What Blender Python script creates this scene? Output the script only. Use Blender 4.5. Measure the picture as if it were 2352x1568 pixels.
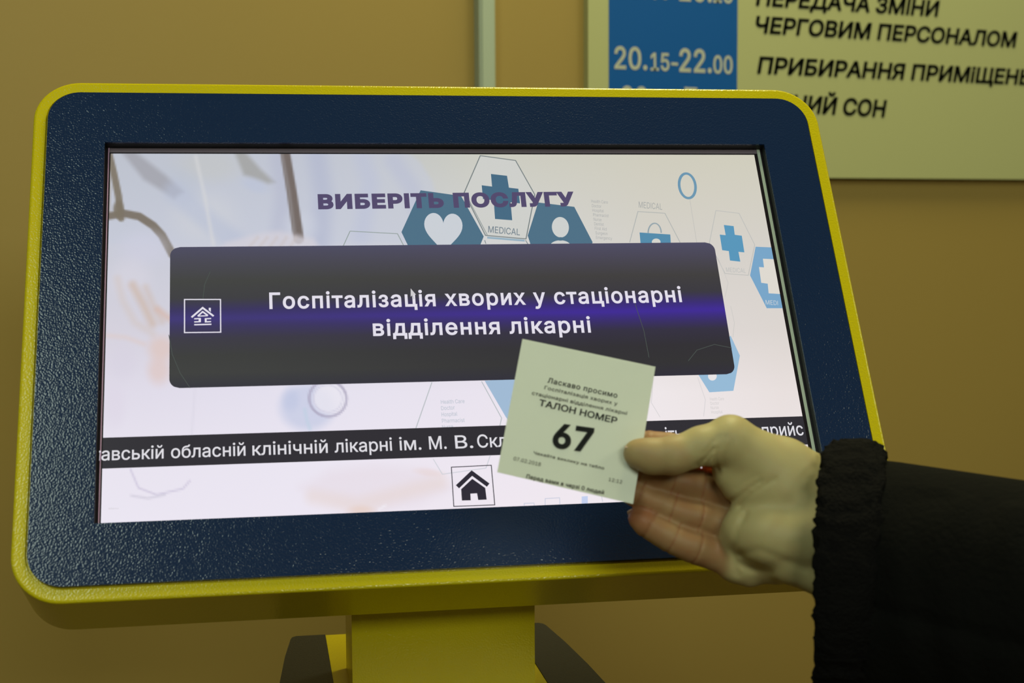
import bpy, bmesh, math, random
import numpy as np
from mathutils import Vector, Matrix

random.seed(7)
rng = np.random.default_rng(7)
sc = bpy.context.scene
for o in list(bpy.data.objects):
    bpy.data.objects.remove(o, do_unlink=True)
COL = sc.collection

# ------------------------------------------------------------------ camera
F_PX, CX, CY = 3333.0, 1176.0, 784.0            # focal length in pixels of the 2352 x 1568 frame
CAM_H = 1.35

def nrm(v):
    v = np.array(v, float)
    return v / np.linalg.norm(v)

# camera-space (x right, y down, z forward) directions of the level room axes
UP_C = nrm([-0.00596939, -0.99652181, -0.08311823])
X_C = np.array([7474.0, -323.0, F_PX])
X_C = nrm(X_C - UP_C * (X_C @ UP_C))            # along the back wall
Y_C = np.cross(UP_C, X_C)                       # into the back wall  (z x x = y)
if Y_C[2] < 0:
    Y_C = -Y_C
R = np.stack([X_C, Y_C, UP_C])                  # camera space -> room space
CAM = np.array([0.0, 0.0, CAM_H])

def c2w(p):
    return CAM + R @ np.array(p, float)

def d2w(d):
    return R @ np.array(d, float)

cam_data = bpy.data.cameras.new('camera')
cam_data.sensor_width = 36.0
cam_data.sensor_fit = 'HORIZONTAL'
cam_data.lens = F_PX / 2352.0 * 36.0
cam_data.clip_start = 0.02
cam_data.dof.use_dof = True
cam_data.dof.focus_distance = 1.07
cam_data.dof.aperture_fstop = 8.6
cam = bpy.data.objects.new('camera', cam_data)
COL.objects.link(cam)
mr = d2w([1, 0, 0]); mu = d2w([0, -1, 0]); mb_ = d2w([0, 0, -1])
cam.matrix_world = Matrix(((mr[0], mu[0], mb_[0], CAM[0]), (mr[1], mu[1], mb_[1], CAM[1]),
                           (mr[2], mu[2], mb_[2], CAM[2]), (0, 0, 0, 1)))
sc.camera = cam

# ------------------------------------------------------------------ light and exposure
sc.view_settings.view_transform = 'Standard'
sc.view_settings.look = 'None'
sc.view_settings.exposure = 0.0
sc.view_settings.gamma = 1.0
sc.view_settings.use_curve_mapping = False
world = bpy.data.worlds.new('room_ambient')
sc.world = world
world.use_nodes = True
world.node_tree.nodes['Background'].inputs[0].default_value = (1.0, 0.74, 0.40, 1)
world.node_tree.nodes['Background'].inputs[1].default_value = 0.05

def area(name, loc, target, sx, sy, power, color):
    l = bpy.data.lights.new(name, 'AREA')
    l.shape = 'RECTANGLE'; l.size = sx; l.size_y = sy
    l.energy = power; l.color = color
    o = bpy.data.objects.new(name, l)
    COL.objects.link(o)
    o.location = loc
    o.rotation_euler = (Vector(target) - Vector(loc)).to_track_quat('-Z', 'Y').to_euler()
    return o

area('wall_side_lamp_light', (1.0, 1.2, 2.95), (0.85, 1.38, 0.0), 0.9, 0.3, 28, (1.0, 0.94, 0.52))
area('corridor_lamp_light', (-1.22, -0.45, 2.95), (-0.8, -0.05, 0.0), 0.6, 1.3, 27, (0.82, 1.0, 0.84))
area('front_fill_light', (0.1, -2.2, 2.45), (0.4, 0.8, 1.2), 1.2, 0.6, 29, (0.95, 1.0, 0.80))  # unseen fill light, added to brighten the ticket and palm
area('far_lamp_light', (2.5, -0.9, 2.95), (0.6, 0.8, 1.2), 1.2, 0.6, 13, (0.97, 1.0, 0.72))

# ------------------------------------------------------------------ helpers
def lin(c):
    c = np.array(c, float) / 255.0
    return np.where(c <= 0.04045, c / 12.92, ((c + 0.055) / 1.055) ** 2.4)

def mat(name, color=(200, 200, 200), rough=0.5, spec=0.5, metal=0.0, bump=None, noise=None, attr=None,
        sss=0.0, coat=0.0, emis=False, transl=0.0):
    m = bpy.data.materials.new(name)
    m.use_nodes = True
    nt = m.node_tree
    b = nt.nodes['Principled BSDF']
    c = tuple(lin(color)) + (1,)
    b.inputs['Base Color'].default_value = c
    b.inputs['Roughness'].default_value = rough
    b.inputs['Specular IOR Level'].default_value = spec
    b.inputs['Metallic'].default_value = metal
    b.inputs['Coat Weight'].default_value = coat
    if sss:
        b.inputs['Subsurface Weight'].default_value = sss
        b.inputs['Subsurface Radius'].default_value = (1.0, 0.35, 0.2)
        b.inputs['Subsurface Scale'].default_value = 0.004
    tc = nt.nodes.new('ShaderNodeTexCoord')
    if noise:                                   # (scale, amount, detail): gentle unevenness of the paint itself
        n = nt.nodes.new('ShaderNodeTexNoise'); n.inputs['Scale'].default_value = noise[0]
        n.inputs['Detail'].default_value = noise[2]
        nt.links.new(tc.outputs['Object'], n.inputs['Vector'])
        mx = nt.nodes.new('ShaderNodeMix'); mx.data_type = 'RGBA'
        mx.inputs[6].default_value = tuple(np.array(c[:3]) * (1 - noise[1])) + (1,)
        mx.inputs[7].default_value = tuple(np.minimum(np.array(c[:3]) * (1 + noise[1]), 1)) + (1,)
        nt.links.new(n.outputs['Fac'], mx.inputs[0])
        nt.links.new(mx.outputs[2], b.inputs['Base Color'])
    if bump:                                    # (scale, strength, distance[, detail])
        n = nt.nodes.new('ShaderNodeTexNoise'); n.inputs['Scale'].default_value = bump[0]
        n.inputs['Detail'].default_value = bump[3] if len(bump) > 3 else 2.0
        nt.links.new(tc.outputs['Object'], n.inputs['Vector'])
        bp = nt.nodes.new('ShaderNodeBump'); bp.inputs['Strength'].default_value = bump[1]
        bp.inputs['Distance'].default_value = bump[2]
        nt.links.new(n.outputs['Fac'], bp.inputs['Height'])
        nt.links.new(bp.outputs['Normal'], b.inputs['Normal'])
    if attr:
        a = nt.nodes.new('ShaderNodeAttribute'); a.attribute_name = attr
        if emis:
            b.inputs['Base Color'].default_value = (0.004, 0.004, 0.005, 1)
            nt.links.new(a.outputs['Color'], b.inputs['Emission Color'])
            b.inputs['Emission Strength'].default_value = 1.0
        else:
            nt.links.new(a.outputs['Color'], b.inputs['Base Color'])
    if transl:
        out = nt.nodes['Material Output']
        t = nt.nodes.new('ShaderNodeBsdfTranslucent'); t.inputs['Color'].default_value = c
        mxs = nt.nodes.new('ShaderNodeMixShader'); mxs.inputs[0].default_value = transl
        nt.links.new(b.outputs[0], mxs.inputs[1]); nt.links.new(t.outputs[0], mxs.inputs[2])
        nt.links.new(mxs.outputs[0], out.inputs['Surface'])
    return m

class MB:
    """collects vertices, faces, a material slot per face and a colour per vertex; links them as ONE mesh object"""
    def __init__(s):
        s.v, s.f, s.mi, s.c = [], [], [], []
    def add(s, verts, faces, mi=0, color=None):
        k = len(s.v)
        s.v += [tuple(map(float, p)) for p in verts]
        s.f += [tuple(i + k for i in f) for f in faces]
        s.mi += [mi] * len(faces)
        if color is None:
            s.c += [(0.5, 0.5, 0.5)] * len(verts)
        elif np.ndim(color) == 1:
            s.c += [tuple(color)] * len(verts)
        else:
            s.c += [tuple(q) for q in color]
    def build(s, name, mats, parent=None, smooth=False, colors=False, fix=False):
        me = bpy.data.meshes.new(name)
        me.from_pydata(s.v, [], s.f)
        for m in (mats if isinstance(mats, (list, tuple)) else [mats]):
            me.materials.append(m)
        me.polygons.foreach_set('material_index', np.array(s.mi, dtype=np.int32))
        if smooth:
            me.polygons.foreach_set('use_smooth', np.ones(len(s.f), dtype=bool))
        if colors:
            at = me.color_attributes.new('Col', 'FLOAT_COLOR', 'POINT')
            a = np.ones((len(s.v), 4), dtype=np.float32); a[:, :3] = np.array(s.c)
            at.data.foreach_set('color', a.ravel())
        me.update()
        if fix:
            bm = bmesh.new(); bm.from_mesh(me)
            bmesh.ops.recalc_face_normals(bm, faces=bm.faces); bm.to_mesh(me); bm.free()
        o = bpy.data.objects.new(name, me)
        COL.objects.link(o)
        if parent is not None:
            o.parent = parent
            o.matrix_parent_inverse = Matrix.Translation(-Vector(wloc(parent)))
        return o

WL = {}
def wloc(o):
    p = Vector(WL.get(o.name, (0, 0, 0)))
    return p

def tag(o, label, cat, group=None):
    o['label'] = label; o['category'] = cat
    if group: o['group'] = group
    return o

def empty(name, loc):
    o = bpy.data.objects.new(name, None)
    COL.objects.link(o); o.location = loc; o.empty_display_size = 0.05
    WL[o.name] = tuple(loc)
    return o

class Plane:
    """a flat surface in the room: origin, ex to the right, ey upward, n toward the viewer (metres)"""
    def __init__(s, o, ex, ey):
        s.o = np.array(o, float); s.ex = nrm(ex); s.ey = np.array(ey, float)
        s.ey = nrm(s.ey - s.ex * (s.ey @ s.ex)); s.n = np.cross(s.ex, s.ey)
        if s.n @ (CAM - s.o) < 0: s.n = -s.n
    def uv(s, px, py):
        d = d2w([(px - CX) / F_PX, (py - CY) / F_PX, 1.0])
        t = ((s.o - CAM) @ s.n) / (d @ s.n)
        p = CAM + d * t - s.o
        return np.array([p @ s.ex, p @ s.ey])
    def pt(s, x, y, lift=0.0):
        return s.o + s.ex * x + s.ey * y + s.n * lift
    def px_poly(s, pts):
        return [s.uv(*p) for p in pts]

# ---- lettering
FONT = None
try:
    import os
    p = os.path.join(bpy.utils.resource_path('LOCAL'), 'datafiles', 'fonts', 'Inter.woff2')
    if os.path.exists(p): FONT = bpy.data.fonts.load(p)
except Exception:
    FONT = None

def ear_clip(ls):
    """triangles of an outer contour with holes: bridge each hole to the outline, then clip ears"""
    pts = [tuple(p) for l in ls for p in l]
    def orient(idx, ccw):
        a_ = sum(pts[idx[i - 1]][0] * pts[idx[i]][1] - pts[idx[i]][0] * pts[idx[i - 1]][1] for i in range(len(idx)))
        return idx if (a_ > 0) == ccw else idx[::-1]
    k = 0; rings_ = []
    for l in ls:
        rings_.append(list(range(k, k + len(l)))); k += len(l)
    poly_ = orient(rings_[0], True)
    def cr(a, b, c): return (b[0] - a[0]) * (c[1] - a[1]) - (b[1] - a[1]) * (c[0] - a[0])
    def hits(a, b, ring):
        for i in range(len(ring)):
            c, d = pts[ring[i - 1]], pts[ring[i]]
            if c in (a, b) or d in (a, b): continue
            if cr(a, b, c) * cr(a, b, d) < 0 and cr(c, d, a) * cr(c, d, b) < 0: return True
        return False
    hs = sorted([orient(r_, False) for r_ in rings_[1:]], key=lambda r_: -max(pts[i][0] for i in r_))
    for n_, h_ in enumerate(hs):
        best = None
        for a_ in range(len(h_)):
            for b_ in range(len(poly_)):
                p, q = pts[h_[a_]], pts[poly_[b_]]
                d = (p[0] - q[0]) ** 2 + (p[1] - q[1]) ** 2
                if best is None or d < best[0]:
                    if not hits(p, q, poly_) and not any(hits(p, q, x) for x in hs[n_:]): best = (d, a_, b_)
        if best is None: continue
        _, a_, b_ = best
        poly_ = poly_[:b_ + 1] + h_[a_:] + h_[:a_ + 1] + poly_[b_:]
    out = []
    guard = 0
    while len(poly_) > 3 and guard < 5000:
        guard += 1; done = False; pick = None
        for i in range(len(poly_)):
            ia, ib, ic = poly_[i - 1], poly_[i], poly_[(i + 1) % len(poly_)]
            a, b, c = pts[ia], pts[ib], pts[ic]
            ar = cr(a, b, c)
            if ar <= 1e-12:
                if abs(ar) <= 1e-12: pick = i; ok = True; break
                continue
            ok = True
            for j in poly_:
                p = pts[j]
                if p in (a, b, c): continue
                if cr(a, b, p) >= -1e-12 and cr(b, c, p) >= -1e-12 and cr(c, a, p) >= -1e-12: ok = False; break
            if ok: pick = i; break
        if pick is None: break
        out.append((poly_[pick - 1], poly_[pick], poly_[(pick + 1) % len(poly_)])); poly_.pop(pick)
    if len(poly_) == 3: out.append(tuple(poly_))
    return out

_TXT = {}
def text_geo(s, bold=0.0, res=4, space=1.0):
    """outline lettering filled contour by contour; bold adds a band of that half-width along every contour"""
    key = (s, round(bold, 4), space)
    if key in _TXT: return _TXT[key]
    cu = bpy.data.curves.new('lettering', 'FONT')
    plain = ('І' in s or 'I' in s) and s.upper() == s.replace('і', 'І')
    cu.body = s.replace('І', 'ı').replace('I', 'ı') if plain else s     # a plain stem instead of the slab-serif capital I
    cu.size = 1.0; cu.resolution_u = res; cu.space_character = space
    cu.fill_mode = 'NONE'
    if FONT: cu.font = FONT
    ob = bpy.data.objects.new('lettering', cu)
    COL.objects.link(ob)
    dg = bpy.context.evaluated_depsgraph_get()
    dg.update()
    me = bpy.data.meshes.new_from_object(ob.evaluated_get(dg))
    n = len(me.vertices)
    co = np.zeros(n * 3); me.vertices.foreach_get('co', co); co = co.reshape(-1, 3)[:, :2]
    nb = [[] for _ in range(n)]
    for e in me.edges:
        i, j = e.vertices; nb[i].append(j); nb[j].append(i)
    bpy.data.objects.remove(ob, do_unlink=True); bpy.data.curves.remove(cu); bpy.data.meshes.remove(me)
    loops, seen = [], set()
    for i in range(n):
        if i in seen or len(nb[i]) < 2: continue
        lp, prev, cur = [], -1, i
        while cur not in seen:
            seen.add(cur); lp.append(cur)
            nx = [q for q in nb[cur] if q != prev]
            prev, cur = cur, nx[0]
        P = co[lp]
        keep = [k for k in range(len(P)) if np.linalg.norm(P[k] - P[k - 1]) > 1e-5]
        P = P[keep]
        if len(P) > 2: loops.append(P)
    if plain:
        for P in loops:
            if len(P) <= 8 and abs(P[:, 1].min()) < 0.004 and abs(P[:, 1].max() - XH) < 0.004 and P[:, 0].max() - P[:, 0].min() < 0.2 * CAP:
                P[:, 1] *= CAP / XH
    area_ = [0.5 * float(np.sum(P[:, 0] * np.roll(P[:, 1], -1) - np.roll(P[:, 0], -1) * P[:, 1])) for P in loops]
    if not loops: return np.zeros((0, 2)), []
    sgn = math.copysign(1, area_[int(np.argmax(np.abs(area_)))])
    def inside(pt, P):
        x, y = pt; x0, y0 = P[:, 0], P[:, 1]; x1, y1 = np.roll(x0, -1), np.roll(y0, -1)
        c = ((y0 > y) != (y1 > y)) & (x < (x1 - x0) * (y - y0) / np.where(y1 == y0, 1e-9, y1 - y0) + x0)
        return bool(np.sum(c) % 2)
    outer = [k for k in range(len(loops)) if area_[k] * sgn > 0]
    holes = {k: [] for k in outer}
    for k in range(len(loops)):
        if area_[k] * sgn > 0: continue
        best = None
        for o_ in outer:
            if abs(area_[o_]) > abs(area_[k]) and inside(loops[k][0], loops[o_]) and (best is None or abs(area_[o_]) < abs(area_[best])): best = o_
        if best is not None: holes[best].append(k)
    V, Fs = [], []
    from mathutils.geometry import tessellate_polygon
    for o_ in outer:
        ls = [loops[o_]] + [loops[k] for k in holes[o_]]
        want = abs(area_[o_]) - sum(abs(area_[k]) for k in holes[o_])
        flat = [tuple(p) for l in ls for p in l]
        fa = np.array(flat)
        def tri_area(ts):
            return sum(abs((fa[t[1]][0] - fa[t[0]][0]) * (fa[t[2]][1] - fa[t[0]][1]) - (fa[t[1]][1] - fa[t[0]][1]) * (fa[t[2]][0] - fa[t[0]][0])) for t in ts) / 2
        cands = [[tuple(t) for t in tessellate_polygon([[Vector((p[0], p[1], 0)) for p in l] for l in ls])]]
        if abs(tri_area(cands[0]) - want) > 0.004 * want:
            cands.append(ear_clip(ls))
        tris = min(cands, key=lambda t: abs(tri_area(t) - want))
        k0 = len(V); V += flat; Fs += [tuple(k0 + i for i in t) for t in tris]
    if bold > 0:
        for P in loops:
            m = len(P); A, B = [], []
            for i in range(m):
                d1 = P[i] - P[i - 1]; d2 = P[(i + 1) % m] - P[i]
                d1 = d1 / np.linalg.norm(d1); d2 = d2 / np.linalg.norm(d2)
                n1 = np.array([-d1[1], d1[0]]); n2 = np.array([-d2[1], d2[0]]); mm = n1 + n2
                l = np.linalg.norm(mm); mm = mm / l if l > 1e-6 else n1
                kk = bold / max(mm @ n1, 0.5)
                A.append(P[i] + mm * kk); B.append(P[i] - mm * kk)
            k0 = len(V); V += [tuple(p) for p in A + B]
            Fs += [(k0 + i, k0 + (i + 1) % m, k0 + m + (i + 1) % m, k0 + m + i) for i in range(m)]
    _TXT[key] = (np.array(V), Fs)
    return _TXT[key]
CAP = text_geo('Н')[0][:, 1].max()
XH = text_geo('ı')[0][:, 1].max()

def put_text(mb, pl, s, left, right, top, lift, mi=0, color=None, bold=0.0, shear=0.0, space=1.0, ref=None):
    """left / right: photo pixels of the baseline ends; top: pixel of the cap line above the left end"""
    co, fs = text_geo(s, bold, space=space)
    if len(co) == 0: return
    p0, p1, pt = pl.uv(*left), pl.uv(*right), pl.uv(*top)
    d = p1 - p0; L = np.linalg.norm(d); d /= L
    up = np.array([-d[1], d[0]])
    ch = abs((pt - p0) @ up)
    cap = (ref if ref else CAP) + bold
    y = (co[:, 1] + bold) / (cap + bold) * ch
    xs = co[:, 0] + shear * co[:, 1]
    x = (xs - xs.min()) / (xs.max() - xs.min()) * L
    P = [pl.pt(*(p0 + d * a + up * b), lift) for a, b in zip(x, y)]
    mb.add(P, fs, mi, color)

def poly(mb, pl, uvs, lift, mi=0, color=None):
    P = [pl.pt(u[0], u[1], lift) for u in uvs]
    mb.add(P, [tuple(range(len(P)))], mi, color)

def line(mb, pl, uvs, width, lift, mi=0, color=None, closed=False):
    """a mitred band of the given width along a polyline on the plane"""
    U = [np.array(u, float) for u in uvs]
    n = len(U); A, B = [], []
    for i in range(n):
        if closed:
            a, b = U[i - 1], U[(i + 1) % n]
        else:
            a, b = U[max(i - 1, 0)], U[min(i + 1, n - 1)]
        d1 = U[i] - a; d2 = b - U[i]
        d1 = d1 / np.linalg.norm(d1) if np.linalg.norm(d1) > 1e-9 else None
        d2 = d2 / np.linalg.norm(d2) if np.linalg.norm(d2) > 1e-9 else None
        if d1 is None: d1 = d2
        if d2 is None: d2 = d1
        n1 = np.array([-d1[1], d1[0]]); n2 = np.array([-d2[1], d2[0]])
        m = n1 + n2; m /= max(np.linalg.norm(m), 1e-6)
        k = width / 2 / max(m @ n1, 0.35)
        A.append(U[i] + m * k); B.append(U[i] - m * k)
    V = [pl.pt(*p, lift) for p in A] + [pl.pt(*p, lift) for p in B]
    Fs = [(i, i + 1, n + i + 1, n + i) for i in range(n - 1)]
    if closed: Fs.append((n - 1, 0, n, 2 * n - 1))
    mb.add(V, Fs, mi, color)

def ell(c, rx, ry, a=0.0, n=40, t0=0, t1=2 * math.pi):
    ts = np.linspace(t0, t1, n, endpoint=(t1 - t0) < 6.28)
    ca, sa = math.cos(a), math.sin(a)
    return [(c[0] + rx * math.cos(t) * ca - ry * math.sin(t) * sa, c[1] + rx * math.cos(t) * sa + ry * math.sin(t) * ca) for t in ts]

def rrect(x0, x1, y0, y1, r, n=10):
    P = []
    for cx, cy, a0 in ((x1 - r, y1 - r, 0), (x0 + r, y1 - r, 90), (x0 + r, y0 + r, 180), (x1 - r, y0 + r, 270)):
        for i in range(n + 1):
            a = math.radians(a0 + 90.0 * i / n)
            P.append((cx + r * math.cos(a), cy + r * math.sin(a)))
    return P

# ------------------------------------------------------------------ materials
M_wall = mat('tan_wall_paint', (158, 134, 70), 0.5, 0.3, bump=(220, 0.06, 0.001, 4), noise=(2.5, 0.06, 3))
M_floor = mat('floor_linoleum', (92, 76, 50), 0.4, 0.4, noise=(8, 0.2, 4))
M_yellow = mat('yellow_powder_coat', (190, 174, 7), 0.24, 0.4, bump=(800, 0.38, 0.0004, 0))
M_blue = mat('blue_powder_coat', (18, 38, 71), 0.19, 0.40, bump=(850, 0.42, 0.00045, 0))
M_black = mat('black_gasket', (10, 10, 11), 0.5, 0.3)
M_border = mat('screen_border_glass', (34, 30, 36), 0.15, 0.5)
M_edge_reflection = mat('glass_edge_reflection', (176, 190, 176), 0.15, 0.6)
M_blackpaint = mat('black_paint', (24, 24, 23), 0.5, 0.4, bump=(620, 0.25, 0.001, 1))
M_screen = mat('lit_screen', attr='Col', emis=True, rough=0.18, spec=0.25)
M_sign = mat('cream_sign_board', (178, 180, 127), 0.45, 0.25)
M_signblue = mat('sign_blue_film', (14, 86, 160), 0.5, 0.2)
M_signwhite = mat('sign_white_film', (222, 225, 205), 0.5, 0.2)
M_signblack = mat('sign_black_film', (12, 14, 10), 0.5, 0.2)
M_trunk = mat('grey_plastic_trunking', (170, 182, 160), 0.4, 0.4)
M_paper = mat('ticket_paper', (240, 244, 232), 0.75, 0.2, transl=0.36, noise=(60, 0.015, 2))
M_ink = mat('thermal_ink', (38, 40, 40), 0.7, 0.2)
M_skin = mat('skin', attr='Col', rough=0.5, spec=0.25, sss=0.25, bump=(900, 0.12, 0.0006, 3))
M_nail = mat('fingernail', (222, 190, 165), 0.25, 0.5)
M_suede = mat('black_suede', (9, 9, 7), 0.9, 0.08, bump=(260, 0.5, 0.002, 6), noise=(30, 0.25, 4))
M_fleece = mat('black_fleece', (11, 10, 9), 0.95, 0.1, bump=(500, 0.8, 0.003, 3))

# ------------------------------------------------------------------ the room
YW = 1.62                                        # the back wall
def quad_obj(name, pts, m):
    mb = MB(); mb.add(pts, [(0, 1, 2, 3)])
    o = mb.build(name, m); o['kind'] = 'structure'
    return o
mb = MB()
def box_pts(mb, lo, hi, mi=0):
    x0, y0, z0 = lo; x1, y1, z1 = hi
    v = [(x0, y0, z0), (x1, y0, z0), (x1, y1, z0), (x0, y1, z0), (x0, y0, z1), (x1, y0, z1), (x1, y1, z1), (x0, y1, z1)]
    mb.add(v, [(0, 3, 2, 1), (4, 5, 6, 7), (0, 1, 5, 4), (1, 2, 6, 5), (2, 3, 7, 6), (3, 0, 4, 7)], mi)
box_pts(mb, (-2.6, YW, 0), (3.6, YW + 0.12, 3.0))
o = mb.build('wall_back', M_wall); o['kind'] = 'structure'
mb = MB(); box_pts(mb, (-2.6, -2.2, -0.05), (3.6, YW + 0.12, 0.0))
o = mb.build('floor', M_floor); o['kind'] = 'structure'
mb = MB(); box_pts(mb, (-2.6, YW - 0.014, 0.0), (3.6, YW, 0.09))
o = mb.build('baseboard_back', mat('baseboard_paint', (120, 92, 50), 0.4)); o['kind'] = 'structure'

WALL = Plane((0, YW, 0), (1, 0, 0), (0, 0, 1))
# ---- vertical grey trunking on the wall
a = WALL.uv(1101.5, 90)[0]; b = WALL.uv(1139, 90)[0]
TR_D = 0.016
TP = Plane((0, YW - TR_D, 0), (1, 0, 0), (0, 0, 1))
a = TP.uv(1101.5, 90)[0]; b = TP.uv(1139, 90)[0]
tr = empty('cable_trunking', ((a + b) / 2, YW, 0.0))
mb = MB()
base = [(a, YW), (a, YW - TR_D + 0.002), (a + 0.002, YW - TR_D), (b - 0.002, YW - TR_D), (b, YW - TR_D + 0.002), (b, YW)]
V = [(x, y, 0.09) for x, y in base] + [(x, y, 3.0) for x, y in base]
n = len(base)
mb.add(V, [(i, i + 1, n + i + 1, n + i) for i in range(n - 1)] + [tuple(range(n))[::-1], tuple(range(n, 2 * n)), (n - 1, 0, n, 2 * n - 1)])
mb.build('channel', M_trunk, tr, fix=True)
mb = MB(); box_pts(mb, (a + 0.0035, YW - TR_D - 0.0012, 0.09), (b - 0.0035, YW - TR_D + 0.0005, 3.0))
mb.build('clip_cover', M_trunk, tr)
tag(tr, 'narrow pale grey cable trunking running straight up the tan wall', 'cable cover')

# ---- the timetable sign
SG = 0.012
SP = Plane((0, YW - SG, 0), (1, 0, 0), (0, 0, 1))
x0 = SP.uv(1351, 100)[0]; z0 = SP.uv(2000, 409.2)[1]
x1 = x0 + 0.95; z1 = z0 + 1.15
sg = empty('wall_sign', ((x0 + x1) / 2, YW, z0))
mb = MB(); box_pts(mb, (x0, YW - SG, z0), (x1, YW - 0.0, z1))
mb.build('board', M_sign, sg)
mb = MB()
bx0 = SP.uv(1398, 100)[0]; bx1 = SP.uv(1693.5, 100)[0]
bz0 = SP.uv(1540, 330)[1]
poly(mb, SP, [(bx0, bz0), (bx1, bz0), (bx1, z1 - 0.1), (bx0, z1 - 0.1)], 0.0003)
mb.build('time_column', M_signblue, sg)
W_ = dict(lift=0.0006, mi=0, bold=0.015)
mb = MB()
put_text(mb, SP, '20.', (1411, 158), (1486, 161), (1411, 106), **W_)
put_text(mb, SP, '15', (1494, 162), (1537, 163), (1494, 121), **W_)
put_text(mb, SP, '-', (1541, 164), (1556, 165), (1541, 123), **W_)
put_text(mb, SP, '22.', (1560, 165), (1634, 168), (1560, 111), **W_)
put_text(mb, SP, '00', (1638, 168.5), (1682, 170), (1638, 127), **W_)
mb.build('time_row', M_signwhite, sg)
mb = MB()
put_text(mb, SP, '20.', (1411, -6), (1486, -3), (1411, -58), **W_)
put_text(mb, SP, '00', (1494, -2), (1537, -1), (1494, -44), **W_)
put_text(mb, SP, '-', (1541, 1), (1556, 2), (1541, -40), **W_)
put_text(mb, SP, '20.', (1560, 2), (1634, 6), (1560, -52), **W_)
put_text(mb, SP, '15', (1638, 6), (1682, 8), (1638, -34), **W_)
mb.build('time_row', M_signwhite, sg)
mb = MB()
put_text(mb, SP, '22.', (1427, 250), (1500, 253), (1427, 197), **W_)
put_text(mb, SP, '00', (1505, 253), (1545, 254), (1505, 213), **W_)
put_text(mb, SP, '-', (1548, 254), (1562, 255), (1548, 213), **W_)
put_text(mb, SP, '7.', (1571, 253), (1616, 255), (1571, 200), **W_)
put_text(mb, SP, '00', (1620, 255), (1662, 257), (1620, 215), **W_)
mb.build('time_row', M_signwhite, sg)
K_ = dict(lift=0.0006, mi=0, bold=0.025, shear=0.16)
mb = MB()
put_text(mb, SP, 'ПЕРЕДАЧА ЗМІНИ', (1735, 13), (2158, 39), (1735, -27), **K_)
mb.build('text_row', M_signblack, sg)
mb = MB()
put_text(mb, SP, 'ЧЕРГОВИМ ПЕРСОНАЛОМ', (1735, 76), (2336, 110), (1735, 36), **K_)
mb.build('text_row', M_signblack, sg)
mb = MB()
put_text(mb, SP, 'ПРИБИРАННЯ ПРИМіЩЕНЬ', (1738, 169), (2366, 196), (1738, 129), **K_)
mb.build('text_row', M_signblack, sg)
mb = MB()
put_text(mb, SP, 'НІЧНИЙ СОН', (1737, 254), (2036, 270), (1737, 212), **K_)
mb.build('text_row', M_signblack, sg)
# lines of the same timetable above the frame
mb = MB()
put_text(mb, SP, 'ВЕЧЕРЯ', (1735, -120), (1925, -110), (1735, -160), **K_)
mb.build('text_row', M_signblack, sg)
tag(sg, 'large cream timetable board with blue time column hung on the tan wall', 'wall sign')

# ------------------------------------------------------------------ the kiosk
O_C = np.array([-0.28890037, -0.1414392, 1.02929441])      # upper left corner of the screen opening
r1 = np.array([0.98480562, -0.02028992, 0.17247089]); r2 = np.array([0.09018175, 0.90849057, -0.40805899])
KO = c2w(O_C); KX = nrm(d2w(r1)); KV = nrm(d2w(r2)); KN = np.cross(KX, KV)   # KV runs down the face, KN into the housing
OW, OH = 0.490, 0.28175
def K(u, v, w):                                            # millimetres on the tilted head
    return KO + (KX * u + KV * v + KN * w) * 0.001
KM = nrm([KN[0], KN[1], 0.0])                              # level direction away from the viewer
back = K(244.5, 331.5, 70)
kiosk = empty('kiosk', (back[0] + KM[0] * 0.06, back[1] + KM[1] * 0.06, 0.0))
KB = np.array([back[0], back[1], 0.0])
def S(u, m, z):                                            # millimetres on the stand: u from centre, m behind head, z height
    return KB + (KX * u + KM * m) * 0.001 + np.array([0, 0, z * 0.001])

def rings_to_mesh(mb, rings, mi=0, cap0=False, cap1=False, closed=True):
    n = len(rings[0]); V = [p for r in rings for p in r]; Fs = []
    for k in range(len(rings) - 1):
        for i in range(n if closed else n - 1):
            j = (i + 1) % n
            Fs.append((k * n + i, k * n + j, (k + 1) * n + j, (k + 1) * n + i))
    if cap0: Fs.append(tuple(range(n))[::-1])
    if cap1: Fs.append(tuple(range((len(rings) - 1) * n, len(rings) * n)))
    mb.add(V, Fs, mi)

U0, U1, V0, V1 = -49.8, 538.6, -52.0, 331.8
def outl(ins, r):
    return rrect(U0 + ins, U1 - ins, V0 + ins, V1 - ins, r, 14)
mb = MB()
rings = []
for ins, r, w in ((14, 18, 4.0), (9, 23, 4.0), (8.6, 23.4, 2.2), (1.9, 30.1, 2.0), (0.9, 31.1, 2.3), (0.25, 31.75, 2.9), (0, 32, 4.0), (0, 32, 68.5), (1.0, 31, 70.0), (30, 12, 70.5)):
    rings.append([K(u, v, w) for u, v in outl(ins, r)])
rings_to_mesh(mb, rings, cap1=True)
shell = mb.build('housing', M_yellow, kiosk, smooth=False, fix=True)

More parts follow.
